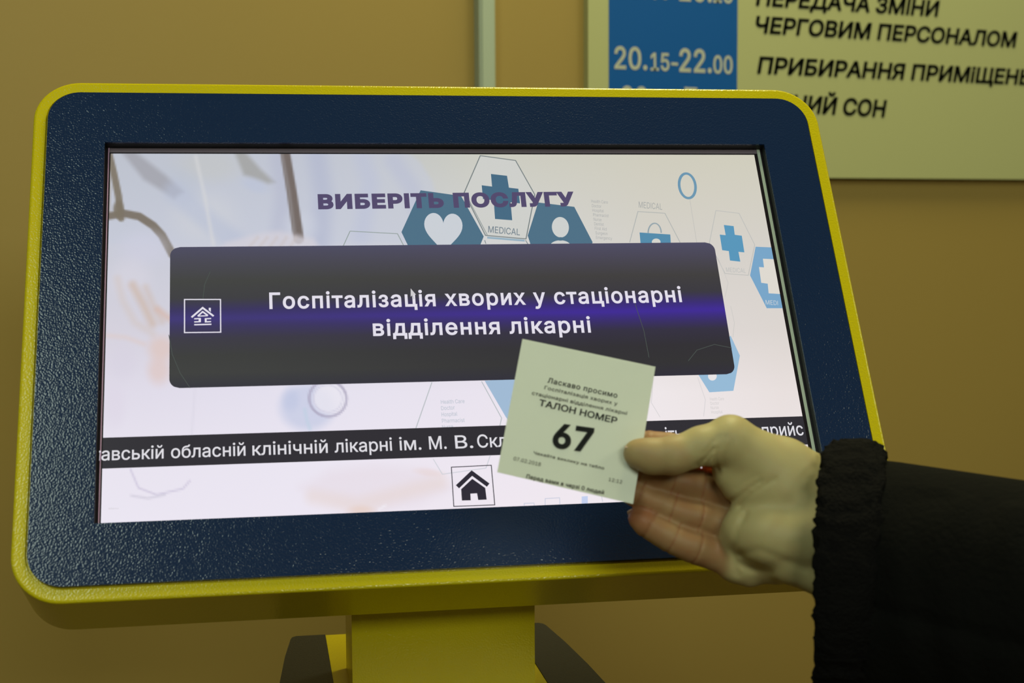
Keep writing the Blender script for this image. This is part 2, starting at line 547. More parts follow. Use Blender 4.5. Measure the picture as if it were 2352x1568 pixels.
# blue face plate with the rectangular opening
bm = bmesh.new()
def loop(pts):
    vs = [bm.verts.new(Vector(p)) for p in pts]
    es = [bm.edges.new((vs[i], vs[(i + 1) % len(vs)])) for i in range(len(vs))]
    return vs, es
ow = outl(10.2, 22.0)
hole = [(0, 0), (490, 0), (490, 281.75), (0, 281.75)]
v1, e1 = loop([K(u, v, 0.35 if False else 0.0) for u, v in ow]); v2, e2 = loop([K(u, v, 0.0) for u, v in hole])
bmesh.ops.triangle_fill(bm, use_beauty=True, use_dissolve=False, edges=e1 + e2)
v1b = [bm.verts.new(Vector(K(u, v, 3.6))) for u, v in ow]
v2b = [bm.verts.new(Vector(K(u, v, 1.6))) for u, v in hole]
for a_, b_ in ((v1, v1b), (v2, v2b)):
    n = len(a_)
    for i in range(n):
        bm.faces.new((a_[i], a_[(i + 1) % n], b_[(i + 1) % n], b_[i]))
bmesh.ops.recalc_face_normals(bm, faces=bm.faces)
me = bpy.data.meshes.new('face_plate'); bm.to_mesh(me); bm.free(); me.materials.append(M_blue)
fp = bpy.data.objects.new('face_plate', me); COL.objects.link(fp); fp.parent = kiosk
fp.matrix_parent_inverse = Matrix.Translation(-Vector(wloc(kiosk)))
# make sure the visible side looks outward
# black gasket lining the opening, screen border
SW = 8.0
mb = MB()
rings_to_mesh(mb, [[K(u, v, w) for u, v in hole] for w in (1.6, SW - 0.1)])
mb.build('gasket', M_black, kiosk)
iu0, iu1, iv0, iv1 = 3.4, 483.6, 4.6, 280.4
mb = MB()
def ring4(a, b, w, mi):
    Pa = [(a[0], a[2]), (a[1], a[2]), (a[1], a[3]), (a[0], a[3])]; Pb = [(b[0], b[2]), (b[1], b[2]), (b[1], b[3]), (b[0], b[3])]
    V = [K(u, v, w) for u, v in Pa + Pb]
    mb.add(V, [(i, (i + 1) % 4, 4 + (i + 1) % 4, 4 + i) for i in range(4)], mi)
ring4((-6, 496, -6, 288), (iu0, iu1, iv0, iv1), SW, 0)
ring4((iu0, iu1, iv0, iv1), (iu0, iu1, iv0, iv1), SW, 0)
# pale strips painted as reflections in the glass edge on the two sides
for ua, ub, em in ((1.7, 2.5, 2), (486.2, 488.6, 1)):
    mb.add([K(ua, -2, SW - 0.15), K(ub, -2, SW - 0.15), K(ub, 284, SW - 0.15), K(ua, 284, SW - 0.15)], [(0, 1, 2, 3)], em)
mb.add([K(2.6, 0.2, SW - 0.15), K(486, 0.2, SW - 0.15), K(486, 3.7, SW - 0.15), K(2.6, 3.7, SW - 0.15)], [(0, 1, 2, 3)], 3)  # lighter top strip painted as the screen's reflection in the glass
mb.build('screen_border', [M_border, M_edge_reflection, mat('glass_reflection_violet', (196, 160, 200), 0.15, 0.6), mat('glass_rim_reflection', (112, 101, 114), 0.2, 0.5)], kiosk)

# ---- what the screen shows
SC = Plane(K(0, 0, SW), KX, -KV)
def su(px, py):
    return SC.uv(px, py)
cl_x0, cl_x1, cl_y1, cl_y0 = iu0 * 1e-3, iu1 * 1e-3, -iv0 * 1e-3, -iv1 * 1e-3
def clip(uvs):                                             # Sutherland-Hodgman against the lit area
    P = [np.array(u, float) for u in uvs]
    for ax, lim, sgn in ((0, cl_x0, 1), (0, cl_x1, -1), (1, cl_y0, 1), (1, cl_y1, -1)):
        Q = []
        for i in range(len(P)):
            a_, b_ = P[i - 1], P[i]
            ina, inb = (a_[ax] - lim) * sgn >= 0, (b_[ax] - lim) * sgn >= 0
            if ina != inb:
                t = (lim - a_[ax]) / (b_[ax] - a_[ax]); Q.append(a_ + (b_ - a_) * t)
            if inb: Q.append(b_)
        P = Q
        if not P: break
    return P

GX, GY = 400, 226
gu = np.linspace(cl_x0, cl_x1, GX); gv = np.linspace(cl_y1, cl_y0, GY)
UU, VV = np.meshgrid(gu, gv)
PT = SC.o[None, None] + UU[..., None] * SC.ex + VV[..., None] * SC.ey
cc = (PT - CAM) @ R                                        # back to photo coordinates, used only to lay the artwork out
PX = cc[..., 0] / cc[..., 2] * F_PX + CX; PY = cc[..., 1] / cc[..., 2] * F_PX + CY
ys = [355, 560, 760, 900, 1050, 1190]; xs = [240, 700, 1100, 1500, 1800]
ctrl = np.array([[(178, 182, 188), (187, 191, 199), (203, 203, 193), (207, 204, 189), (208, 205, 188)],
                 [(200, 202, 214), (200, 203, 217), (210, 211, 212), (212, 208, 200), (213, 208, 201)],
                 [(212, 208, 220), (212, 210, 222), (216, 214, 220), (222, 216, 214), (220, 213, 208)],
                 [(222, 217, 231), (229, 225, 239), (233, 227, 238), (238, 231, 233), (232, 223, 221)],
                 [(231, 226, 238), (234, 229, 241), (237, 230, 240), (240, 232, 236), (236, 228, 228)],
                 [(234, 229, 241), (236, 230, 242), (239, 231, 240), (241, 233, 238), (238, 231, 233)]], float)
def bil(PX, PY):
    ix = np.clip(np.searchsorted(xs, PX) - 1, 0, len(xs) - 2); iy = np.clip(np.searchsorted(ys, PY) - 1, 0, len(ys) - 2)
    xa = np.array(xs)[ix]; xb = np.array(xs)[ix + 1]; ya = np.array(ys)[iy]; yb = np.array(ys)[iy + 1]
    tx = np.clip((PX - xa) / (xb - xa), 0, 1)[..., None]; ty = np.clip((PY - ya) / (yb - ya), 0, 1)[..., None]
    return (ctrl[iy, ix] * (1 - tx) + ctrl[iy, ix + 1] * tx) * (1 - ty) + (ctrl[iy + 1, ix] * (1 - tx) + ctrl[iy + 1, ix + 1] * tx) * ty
IMG = bil(PX, PY)  # base tones have the panel's viewing-angle falloff painted in, duller toward the top
def sm(x, a, b):
    t = np.clip((x - a) / (b - a), 0, 1); return t * t * (3 - 2 * t)
def blend(mask, col, alpha):
    global IMG
    m = (mask * alpha)[..., None]
    IMG = IMG * (1 - m) + np.array(col, float) * m
def dist_path(pts):
    D = np.full(PX.shape, 1e9); T = np.zeros(PX.shape); n = len(pts) - 1
    for i in range(n):
        ax, ay = pts[i]; bx, by = pts[i + 1]; dx, dy = bx - ax, by - ay
        t = np.clip(((PX - ax) * dx + (PY - ay) * dy) / (dx * dx + dy * dy), 0, 1)
        d = np.hypot(PX - ax - t * dx, PY - ay - t * dy)
        T = np.where(d < D, (i + t) / n, T); D = np.minimum(D, d)
    return D, T
def stroke(pts, w, col, alpha=1.0, soft=5.0, w1=None):
    D, T = dist_path(pts)
    ww = w + ((w1 if w1 is not None else w) - w) * T
    blend(1 - sm(D, ww / 2 - soft / 2, ww / 2 + soft / 2), col, alpha)
def blob(c, rx, ry, col, alpha=1.0, ang=0.0, inner=0.2):
    a_ = math.radians(ang); dx, dy = PX - c[0], PY - c[1]
    x = (dx * math.cos(a_) + dy * math.sin(a_)) / rx; y = (-dx * math.sin(a_) + dy * math.cos(a_)) / ry
    blend(1 - sm(np.hypot(x, y), inner, 1.0), col, alpha)
def spoly(pts, col, alpha=1.0, soft=6.0):
    inside = np.zeros(PX.shape, bool); n = len(pts)
    for i in range(n):
        (xa, ya), (xb, yb) = pts[i - 1], pts[i]
        c_ = ((ya > PY) != (yb > PY)) & (PX < (xb - xa) * (PY - ya) / ((yb - ya) if yb != ya else 1e-9) + xa)
        inside ^= c_
    D, _ = dist_path(list(pts) + [pts[0]])
    sd = np.where(inside, -D, D)
    blend(1 - sm(sd, -soft, soft), col, alpha)
# doctor's white coat
spoly([(240, 340), (925, 340), (965, 372), (992, 415), (1012, 480), (1020, 560), (240, 560)], (196, 201, 216), 0.6, 8)
blob((480, 380), 120, 60, (196, 197, 193), 0.5)
blob((470, 500), 110, 90, (206, 208, 214), 0.6)
blob((420, 420), 80, 50, (184, 192, 208), 0.4, 30)
spoly([(272, 340), (300, 340), (380, 402), (420, 440), (400, 455), (330, 412)], (158, 158, 166), 0.75, 9)
stroke([(400, 440), (470, 500), (540, 555)], 46, (182, 190, 212), 0.55, 34)
spoly([(535, 340), (555, 340), (600, 390), (632, 418), (615, 422), (560, 402)], (160, 160, 158), 0.8, 8)
blob((585, 425), 50, 24, (186, 194, 216), 0.6, 20)
stroke([(450, 360), (470, 450), (490, 560)], 8, (214, 214, 216), 0.6, 10)
stroke([(640, 360), (650, 450), (640, 560)], 40, (178, 182, 204), 0.5, 36)
stroke([(728, 355), (742, 450), (735, 560)], 44, (176, 182, 206), 0.6, 44)
stroke([(830, 355), (850, 420), (830, 540)], 40, (186, 192, 216), 0.5, 40)
stroke([(905, 370), (945, 430), (960, 480)], 40, (184, 189, 212), 0.5, 34)
blob((690, 520), 60, 50, (205, 209, 222), 0.5)
# stethoscope tubes
stroke([(250, 350), (262, 400), (272, 450), (278, 500)], 15, (127, 118, 104), 0.95, 6, 17)
stroke([(246, 345), (252, 430), (250, 500)], 6, (150, 138, 122), 0.6, 6)
stroke([(238, 498), (285, 490), (320, 497), (352, 518), (372, 540), (396, 584)], 17, (122, 113, 102), 0.95, 6, 19)
blob((272, 480), 16, 26, (124, 115, 101), 0.9, 0, 0.5)
stroke([(654, 345), (670, 440), (686, 548)], 22, (112, 101, 96), 0.95, 6, 24)
stroke([(646, 345), (664, 440), (676, 530)], 7, (150, 146, 148), 0.6, 8)
# gloved hands
blob((330, 570), 90, 60, (206, 206, 224), 0.6)
spoly([(520, 556), (600, 535), (640, 530), (720, 548), (740, 575), (500, 575)], (211, 207, 216), 0.8, 10)
for k in range(5):
    stroke([(568 + 24 * k, 572), (592 + 22 * k, 545)], 6, (200, 190, 188), 0.5, 9)
blob((300, 640), 70, 70, (215, 212, 224), 0.6)
stroke([(270, 640), (282, 690), (310, 740), (350, 765)], 16, (210, 198, 196), 0.6, 20)
stroke([(305, 655), (330, 700), (350, 742)], 18, (205, 184, 172), 0.75, 22)
stroke([(335, 660), (352, 700), (372, 738)], 14, (206, 190, 184), 0.65, 20)
stroke([(362, 710), (384, 728), (410, 740)], 14, (212, 184, 174), 0.75, 18)
blob((370, 800), 46, 44, (222, 196, 188), 0.7)
blob((365, 850), 40, 50, (222, 196, 190), 0.65)
stroke([(245, 770), (290, 775), (330, 790)], 10, (220, 202, 200), 0.6, 14)
blob((280, 830), 50, 60, (214, 208, 224), 0.5)
blob((262, 930), 40, 80, (220, 212, 228), 0.5)
# chest piece of the stethoscope
blob((705, 935), 80, 68, (202, 206, 229), 0.9, 0, 0.55)
blob((668, 918), 30, 40, (188, 196, 224), 0.55)
blob((758, 915), 46, 42, (233, 230, 240), 0.8, 0, 0.7)
stroke(ell((753, 915), 43, 41, 0.3, 40) + [ell((753, 915), 43, 41, 0.3, 40)[0]], 6, (172, 166, 190), 0.8, 4)
stroke(ell((753, 915), 33, 31, 0.3, 40), 3, (205, 202, 222), 0.7, 4)
stroke([(700, 940), (705, 965), (712, 985)], 8, (190, 208, 226), 0.6, 8)
stroke([(300, 1078), (318, 1120), (360, 1136), (420, 1122), (436, 1104)], 4, (198, 190, 214), 0.7, 5)
stroke([(302, 1138), (340, 1144), (378, 1136)], 5, (200, 196, 212), 0.6, 6)
stroke([(448, 885), (444, 950), (440, 1000)], 5, (218, 214, 228), 0.6, 6)
# lower hand
spoly([(760, 1080), (860, 1066), (980, 1080), (1040, 1120), (960, 1160), (830, 1180), (690, 1120)], (230, 220, 230), 0.7, 22)
stroke([(720, 1140), (820, 1160), (930, 1130), (1010, 1108)], 34, (230, 214, 212), 0.6, 34)
blob((830, 1172), 46, 18, (230, 206, 196), 0.7)
stroke([(870, 1170), (885, 1160)], 5, (240, 236, 244), 0.8, 4)
blob((985, 1085), 50, 14, (231, 212, 212), 0.6, 8)
IMG = np.clip(IMG, 0, 255)
mb = MB()
idx = np.arange(GX * GY).reshape(GY, GX)
faces = np.stack([idx[:-1, :-1], idx[1:, :-1], idx[1:, 1:], idx[:-1, 1:]], -1).reshape(-1, 4)
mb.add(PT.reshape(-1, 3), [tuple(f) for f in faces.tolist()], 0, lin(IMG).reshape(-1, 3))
L1, L2, L3, L4 = 0.00012, 0.00024, 0.00036, 0.00048
def spx(pts, col, lift=L1):
    q = clip([su(*p) for p in pts])
    if len(q) > 2: poly(mb, SC, q, lift, 0, lin(col))
def sln(pts, w, col, lift=L2, closed=False):
    line(mb, SC, [su(*p) for p in pts], w * 0.00032, lift, 0, lin(col), closed)
def z2(pts):                                              # second close-up of the photo -> photo pixels
    return [(900 + x / 2.352, 320 + y / 2.352) for x, y in pts]
TEAL = (78, 112, 134)
spx([(922, 533), (966, 437), (1059, 450), (1111, 543), (1072, 640), (968, 628)], TEAL)
heart = []
for t in np.linspace(0, 2 * math.pi, 60, endpoint=False):
    hx = 16 * math.sin(t) ** 3; hy = 13 * math.cos(t) - 5 * math.cos(2 * t) - 2 * math.cos(3 * t) - math.cos(4 * t)
    heart.append((1018.5 + hx * 2.75 + hy * -0.05, 530 - hy * 3.35 + hx * 0.1))
spx(heart, (202, 207, 214), L2)
hx2 = [(1103, 358), (1184, 369), (1228, 447), (1208, 549), (1115, 541), (1066, 443)]
spx(hx2, (206, 207, 203), L2)
sln(hx2, 2.4, (122, 131, 132), L3, True)
sln([(1070, 447), (1119, 540)], 2, (150, 158, 158), L3); sln([(1119, 546), (1205, 553)], 5, (150, 176, 192), L3)
spx(z2([(535, 188), (622, 198), (632, 262), (683, 268), (692, 347), (641, 341), (650, 438), (557, 431), (550, 330), (492, 323), (485, 249), (541, 256)]), (70, 106, 131), L3)
sln([(1113, 552), (1116, 560)], 2, (130, 140, 144), L3); sln([(1207, 552), (1213, 562)], 2, (130, 140, 144), L3)
put_text(mb, SC, 'MEDICAL', (1121, 534), (1194, 541), (1121, 519), L3, 0, lin((118, 132, 142)), 0.006)
spx([(1212, 541), (1236, 465), (1319, 475), (1361, 556), (1340, 640), (1240, 630)], TEAL)
spx(ell((1287, 522), 19.5, 23.5, -0.12), (205, 208, 206), L2)
spx(ell((1287, 566), 24, 14), (205, 208, 206), L2)
spx(ell((1287, 549), 9, 4), TEAL, L3)
col9 = ['Health Care', 'Doctor', 'Hospital', 'Pharmacist', 'Nurse', 'Dentist', 'First Aid', 'Surgeon', 'Emergency']
wd9 = [38, 22, 26, 36, 18, 22, 27, 28, 37]
for k, (t, w) in enumerate(zip(col9, wd9)):
    xk, yk = 1358 + 1.35 * k, 465.5 + 10.4 * k
    put_text(mb, SC, t, (xk, yk), (xk + w, yk + w * 0.07), (xk, yk - 7), L2, 0, lin((168, 170, 170)), 0.0)
put_text(mb, SC, 'MEDICAL', (1467, 477), (1521, 482), (1467, 463), L2, 0, lin((165, 168, 166)), 0.0)
sln([(1446, 557), (1465, 486), (1527, 490), (1562, 557)], 2, (178, 181, 178))
spx(z2([(1338, 503), (1504, 514), (1508, 580), (1345, 580)]), (84, 139, 171))
sln([(x, y) for x, y in ell((1503.5, 535), 15, 22, 0, 18, math.pi, 2 * math.pi)], 3.4, (150, 165, 172))
spx(ell((1507, 556), 10, 8), (212, 212, 205), L2)
sln(ell((1578.5, 427), 18.5, 28.5, -0.17, 40), 6.5, (108, 150, 176), L2, True)
sln([(1584, 457), (1600, 557)], 1.6, (196, 194, 188))
hx5 = z2([(1750, 385), (1875, 400), (1960, 570), (1925, 735), (1800, 725), (1715, 560)])
sln(hx5, 1.8, (190, 190, 186), L2, True)
spx(z2([(1793, 463), (1846, 469), (1852, 516), (1890, 521), (1904, 611), (1872, 608), (1882, 661), (1826, 655), (1820, 604), (1784, 599), (1771, 515), (1803, 518)]), (88, 150, 186), L2)
put_text(mb, SC, 'MEDICAL', z2([(1806, 716)])[0], z2([(1912, 722)])[0], z2([(1806, 692)])[0], L2, 0, lin((186, 188, 186)), 0.0)
spx(z2([(1965, 580), (2200, 590), (2250, 912), (2025, 912), (1935, 735)]), (120, 165, 200))
spx(z2([(2004, 645), (2110, 650), (2140, 838), (2035, 832), (2030, 780), (1995, 775), (1983, 690), (2010, 692)]), (222, 217, 208), L2)
put_text(mb, SC, 'MEDI', z2([(2020, 892)])[0], z2([(2086, 896)])[0], z2([(2020, 868)])[0], L2, 0, lin((200, 208, 214)), 0.0)
sln(z2([(1762, 640), (1816, 775), (1800, 850)]), 1.5, (205, 202, 198))
sln(z2([(1830, 900), (1850, 990), (1842, 1070)]), 1.5, (205, 202, 198))
spx(z2([(1830, 1060), (1880, 1168), (1845, 1358), (1715, 1366), (1650, 1262)]), (150, 186, 214))
spx(ell((1636, 864), 10, 10), (232, 228, 230), L2)
for k, (t, w) in enumerate(zip(['Health Care', 'Doctor', 'Nurse', 'Hospital'], [32, 20, 18, 26])):
    put_text(mb, SC, t, (1631 + k, 920 + 10 * k), (1631 + k + w, 919 + 10 * k), (1631 + k, 913 + 10 * k), L2, 0, lin((206, 202, 202)), 0.0)
sln([(804, 531), (913, 537), (928, 566)], 2, (150, 162, 160)); sln([(804, 531), (788, 566)], 2, (150, 162, 160))
sln([(992, 878), (955, 984)], 2, (184, 190, 194)); sln([(1106, 876), (1152, 960), (1148, 978)], 2, (184, 190, 194))
spx([(1113, 874), (1185, 870), (1178, 980), (1162, 958)], (160, 186, 212))
sln([(995, 1054), (1016, 1089), (1116, 1075), (1126, 1046)], 1.8, (206, 208, 216))
for k, (t, w) in enumerate(zip(['Health Care', 'Doctor', 'Hospital', 'Pharmacist', 'Nurse'], [54, 31, 36, 52, 25])):
    put_text(mb, SC, t, (1013 + 0.8 * k, 927.5 + 14.5 * k), (1013 + 0.8 * k + w, 925.5 + 14.5 * k), (1013, 918.5 + 14.5 * k), L2, 0, lin((178, 188, 200)), 0.0)
sln([(1500, 872), (1496, 925), (1516, 958)], 1.6, (216, 212, 214)); sln([(1602, 866), (1620, 918), (1616, 956)], 1.6, (216, 212, 214))
sln([(1204, 1163), (1204, 1156), (1226, 1155), (1228, 1162)], 1.8, (205, 208, 224)); sln([(1252, 1160), (1252, 1145), (1285, 1143), (1286, 1158)], 1.8, (205, 208, 224))
spx([(1336, 1140), (1350, 1139), (1350, 1156), (1336, 1157)], (196, 208, 238))
sln([(1378, 1120), (1384, 1152)], 1.6, (208, 208, 216))
put_text(mb, SC, 'Menu', (250, 1170), (272, 1169), (250, 1166), L2, 0, lin((206, 202, 208)), 0.0)
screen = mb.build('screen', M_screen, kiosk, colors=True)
screen['label'] = 'glowing white medical service menu display'
WL[screen.name] = WL[kiosk.name]

def screen_part(name, mb_, label):
    o_ = mb_.build(name, M_screen, None, colors=True)
    o_.parent = screen
    o_.matrix_parent_inverse = screen.matrix_parent_inverse.copy()
    o_.matrix_parent_inverse = Matrix.Identity(4)
    o_['label'] = label
    return o_

# big menu button with its text
mb = MB()
bl, br_, tt, bb = su(390, 720)[0], su(1666, 720)[0], su(1000, 563)[1], su(1000, 877)[1]
rows = 60; rad = 0.0068
gcol = [(0.0, (77, 76, 98), (78, 76, 100)), (0.1, (73, 72, 84), (73, 70, 86)), (0.25, (66, 67, 65), (64, 62, 62)), (0.38, (62, 62, 66), (58, 56, 64)), (0.46, (58, 52, 96), (58, 44, 116)),
        (0.52, (64, 55, 120), (64, 42, 152)), (0.57, (60, 54, 96), (58, 44, 118)), (0.66, (60, 58, 70), (52, 48, 66)), (0.78, (60, 61, 60), (49, 47, 52)), (0.9, (62, 63, 62), (50, 49, 51)), (1.0, (54, 54, 62), (48, 46, 58))]  # dark tones include glass reflection and the panel's black-level glow
tv = [g[0] for g in gcol]
tvals = sorted(set(list(np.linspace(0, 1, rows)) + list(np.linspace(0, 0.08, 10)) + list(np.linspace(0.92, 1, 10))))
V, C_ = [], []
NCOL = 9
for t in tvals:
    y = tt + (bb - tt) * t; ed = min(y - bb, tt - y)
    ins = rad - math.sqrt(max(rad * rad - (rad - ed) ** 2, 0)) if ed < rad else 0.0
    ca = np.array([np.interp(t, tv, [g[1][k] for g in gcol]) for k in range(3)]); cb = np.array([np.interp(t, tv, [g[2][k] for g in gcol]) for k in range(3)])
    for j in range(NCOL):
        s_ = j / (NCOL - 1)
        V.append(SC.pt(bl + ins + (br_ - bl - 2 * ins) * s_, y, 0.0007)); C_.append(lin(ca + (cb - ca) * min(1, max(0, (s_ - 0.15) / 0.6))))
n = len(tvals)
mb.add(V, [(i * NCOL + j, (i + 1) * NCOL + j, (i + 1) * NCOL + j + 1, i * NCOL + j + 1) for i in range(n - 1) for j in range(NCOL - 1)], 0, np.array(C_))
WHT = lin((226, 222, 234))
put_text(mb, SC, 'Госпіталізація хворих у стаціонарні', (619, 711), (1567, 695), (619, 673), 0.001, 0, WHT, 0.015, space=1.08)
put_text(mb, SC, 'відділення лікарні', (857, 773), (1358, 765), (857, 735), 0.001, 0, WHT, 0.015, space=1.08)
line(mb, SC, [su(424, 689), su(506.5, 689), su(507, 764), su(424, 765)], 0.0008, 0.001, 0, WHT, True)
def bx(px, py):                                          # house glyph, from its own close-up
    return su(200 + px / 2.94, 300 + py / 2.94)
line(mb, SC, [bx(706, 1264), bx(781, 1200), bx(855, 1256)], 0.0013, 0.001, 0, WHT)
poly(mb, SC, [bx(822, 1200), bx(836, 1200), bx(836, 1228), bx(822, 1216)], 0.001, 0, WHT)
line(mb, SC, [bx(748, 1256), bx(781, 1226), bx(816, 1252)], 0.0011, 0.001, 0, WHT)
line(mb, SC, [bx(748, 1256), bx(816, 1253)], 0.0008, 0.001, 0, WHT)
for xa, xb in ((724, 768), (795, 838)):
    line(mb, SC, [bx(xa, 1274), bx(xb, 1272)], 0.0009, 0.001, 0, WHT); line(mb, SC, [bx(xa, 1295), bx(xb, 1293)], 0.0009, 0.001, 0, WHT)
poly(mb, SC, [bx(754, 1270), bx(769, 1270), bx(769, 1297), bx(754, 1297)], 0.001, 0, WHT)
poly(mb, SC, [bx(795, 1270), bx(808, 1270), bx(808, 1297), bx(795, 1297)], 0.001, 0, WHT)
line(mb, SC, [bx(724, 1314), bx(840, 1311)], 0.0010, 0.001, 0, WHT)
for sc_pts in ([(388, 770), (396, 815), (414, 858), (437, 892)], [(483, 625), (470, 655), (466, 690)], [(1455, 690), (1478, 760), (1490, 822)], [(1580, 830), (1600, 805), (1640, 792), (1680, 800)]):
    line(mb, SC, [su(*p) for p in sc_pts], 0.00045, 0.00095, 0, lin((74, 82, 78)))
screen_part('menu_button', mb, 'wide dark rounded button with violet band and white text')
mb = MB()
put_text(mb, SC, 'ВИБЕРІТЬ ПОСЛУГУ', (731, 482), (1321, 475), (731, 447), 0.0008, 0, lin((83, 74, 108)), 0.046, space=1.10)
screen_part('title_text', mb, 'bold dark violet capital letters')
mb = MB()
q = [SC.uv(227, 1006)[1], SC.uv(226, 1077)[1]]
poly(mb, SC, [(cl_x0, q[0]), (cl_x1, q[0]), (cl_x1, q[1]), (cl_x0, q[1])], 0.0006, 0, lin((47, 45, 51)))
TW = lin((222, 220, 226))
def tick(word, xa, xb):
    bl_ = lambda x: np.interp(x, [233, 1097, 1846], [1058.6, 1029.2, 1000.3])
    put_text(mb, SC, word, (xa, bl_(xa)), (xb, bl_(xb)), (xa, bl_(xa) - 30), 0.001, 0, TW, 0.006)
tick('т', 226.8, 230.5); tick('авській', 233, 376); tick('обласній', 393, 564); tick('клінічній', 580, 753); tick('лікарні', 769, 901)
tick('ім.', 918, 968); tick('М.', 986, 1026); tick('В.', 1046, 1087); tick('Скліф', 1097, 1200)
tick('іть', 1530, 1567); tick('та', 1589, 1626); tick('прийс', 1752, 1846)
screen_part('ticker_bar', mb, 'black strip with running white text')
mb = MB()
DK = lin((46, 42, 54))
line(mb, SC, [su(1036.5, 1073.5), su(1128, 1069), su(1136, 1160), su(1042, 1163.5)], 0.0006, 0.0008, 0, DK, True)
def hb(px, py):
    return su(200 + px / 2.352, 840 + py / 2.352)
line(mb, SC, [hb(2000, 655), hb(2078, 581), hb(2166, 646)], 0.0030, 0.0008, 0, DK)
poly(mb, SC, [hb(2020, 668), hb(2080, 612), hb(2150, 661), hb(2158, 724), hb(2112, 726), hb(2106, 690), hb(2070, 692), hb(2072, 728), hb(2024, 729)], 0.0008, 0, DK)
screen_part('home_button', mb, 'thin square outline around a black house symbol')
mb = MB()
poly(mb, SC, [su(943, 664), su(955, 678), su(949, 679), su(952, 688), su(949, 689), su(946, 680), su(943, 683)], 0.0012, 0, lin((205, 203, 205)))
screen_part('mouse_pointer', mb, 'small white arrow')

# ---- stand of the kiosk
def prism(mb, prof, u0, u1, mi=0):
    """profile in (m, z) millimetres, extruded from u0 to u1"""
    n = len(prof)
    V = [S(u0, m, z) for m, z in prof] + [S(u1, m, z) for m, z in prof]
    mb.add(V, [tuple(range(n)), tuple(range(n, 2 * n))[::-1]] + [(i, n + i, n + (i + 1) % n, (i + 1) % n) for i in range(n)], mi)
zb = back[2] * 1000                                         # height of the head's rear lower edge
UC, CW, CM = -12.0, 66.5, 50.0
mb = MB()
prism(mb, [(CM, 22), (CM, zb + 60), (CM + 76, zb + 110), (CM + 76, 22)], UC - CW, UC + CW)
mb.build('pillar', M_yellow, kiosk, fix=True)
SHZ = 1008.0
def slab(name, pts, z0, z1, m):
    mb = MB()
    rings_to_mesh(mb, [[S(u, mm, z) for u, mm in pts] for z in (z0, z1)], cap0=True, cap1=True)
    return mb.build(name, m, kiosk, fix=True)
slab('lower_shelf', [(UC - 78, 219), (UC + 78, 219), (UC + 78, -70), (UC - 78, -70)], SHZ - 34, SHZ, M_yellow)
wing = [(78.2, 219), (102, 219), (105.5, 216), (107, 210), (112.5, 162), (117.5, 99), (121, 30), (123, -40), (121, -66), (112, -74), (78.2, -74)]
for sg_ in (-1, 1):
    slab('side_wing', [(UC + sg_ * u, mm) for u, mm in wing], SHZ - 36, SHZ + 0.6, M_blackpaint)
mb = MB()
pr = rrect(-210, 210, -150, 330, 40, 8)
rings_to_mesh(mb, [[S(u, m, z) for u, m in pr] for z in (0, 26, 30)], cap0=True, cap1=True)
mb.build('base_plate', M_blackpaint, kiosk, fix=True)
tag(kiosk, 'yellow and blue floor-standing touch kiosk with a lit hospital menu screen', 'kiosk')

# ------------------------------------------------------------------ the ticket
def at(px, py, z):
    return c2w([(px - CX) / F_PX * z, (py - CY) / F_PX * z, z])
tl, tr_, brr, bll = at(1200, 778, 0.862), at(1505.5, 842, 0.862), at(1454, 1157, 0.838), at(1142, 1084, 0.838)
TKP = Plane(bll, brr - bll, tl - bll)
mb = MB()
NU, NV = 16, 16
TH = 0.00012
def tk(s_, t_):                                            # gentle curl of the lower edge
    p = (bll * (1 - s_) + brr * s_) * (1 - t_) + (tl * (1 - s_) + tr_ * s_) * t_
    return p + TKP.n * curl(s_, t_)
def curl(s_, t_):
    return 0.0
V = [tk(i / NU, j / NV) + TKP.n * l for l in (0, -TH) for j in range(NV + 1) for i in range(NU + 1)]
k1 = (NU + 1) * (NV + 1)
Fs = []
for j in range(NV):
    for i in range(NU):
        a_ = j * (NU + 1) + i
        Fs.append((a_, a_ + 1, a_ + NU + 2, a_ + NU + 1)); Fs.append((k1 + a_, k1 + a_ + NU + 1, k1 + a_ + NU + 2, k1 + a_ + 1))
bd = [i for i in range(NU)] + [NU + j * (NU + 1) for j in range(NV)] + [NV * (NU + 1) + NU - i for i in range(NU)] + [(NV - j) * (NU + 1) for j in range(NV)]
for q_ in range(len(bd)):
    a_, b_ = bd[q_], bd[(q_ + 1) % len(bd)]
    Fs.append((a_, k1 + a_, k1 + b_, b_))
mb.add(V, Fs)
ticket = mb.build('queue_ticket', M_paper)
tag(ticket, 'small square paper queue ticket printed 67, pinched in the hand', 'ticket')
mb = MB()
def tz(x, y):
    return (1120 + x / 3.734, 760 + y / 3.734)
TL_ = 0.0005
def tt_(s, l, r, t, b, **k):
    put_text(mb, TKP, s, tz(*l), tz(*r), tz(*t), TL_, 0, None, b, **k)
tt_('Ласкаво просимо', (512, 444), (1108, 576), (522, 400), 0.012, space=1.08)
tt_('Госпіталізація хворих у', (485, 500), (1110, 640), (492, 470), 0.008, space=1.05)
tt_('стаціонарні відділення лікарні', (377, 546), (1192, 722), (383, 516), 0.008, space=1.05)
tt_('ТАЛОН НОМЕР', (436, 640), (1104, 798), (446, 584), 0.016)
tt_('67', (548, 1000), (892, 1048), (590, 788), 0.03)
tt_('Чекайте виклику на табло', (392, 1056), (996, 1190), (396, 1030), 0.006, space=1.05)
tt_('07.02.2018', (220, 1108), (452, 1160), (226, 1078), 0.0)
tt_('12:12', (1036, 1286), (1150, 1310), (1042, 1258), 0.0)
tt_('Перед вами в черзі 0 людей', (330, 1262), (994, 1402), (338, 1228), 0.012, space=1.05)
pr_ = mb.build('printing', M_ink, None)
pr_.parent = ticket

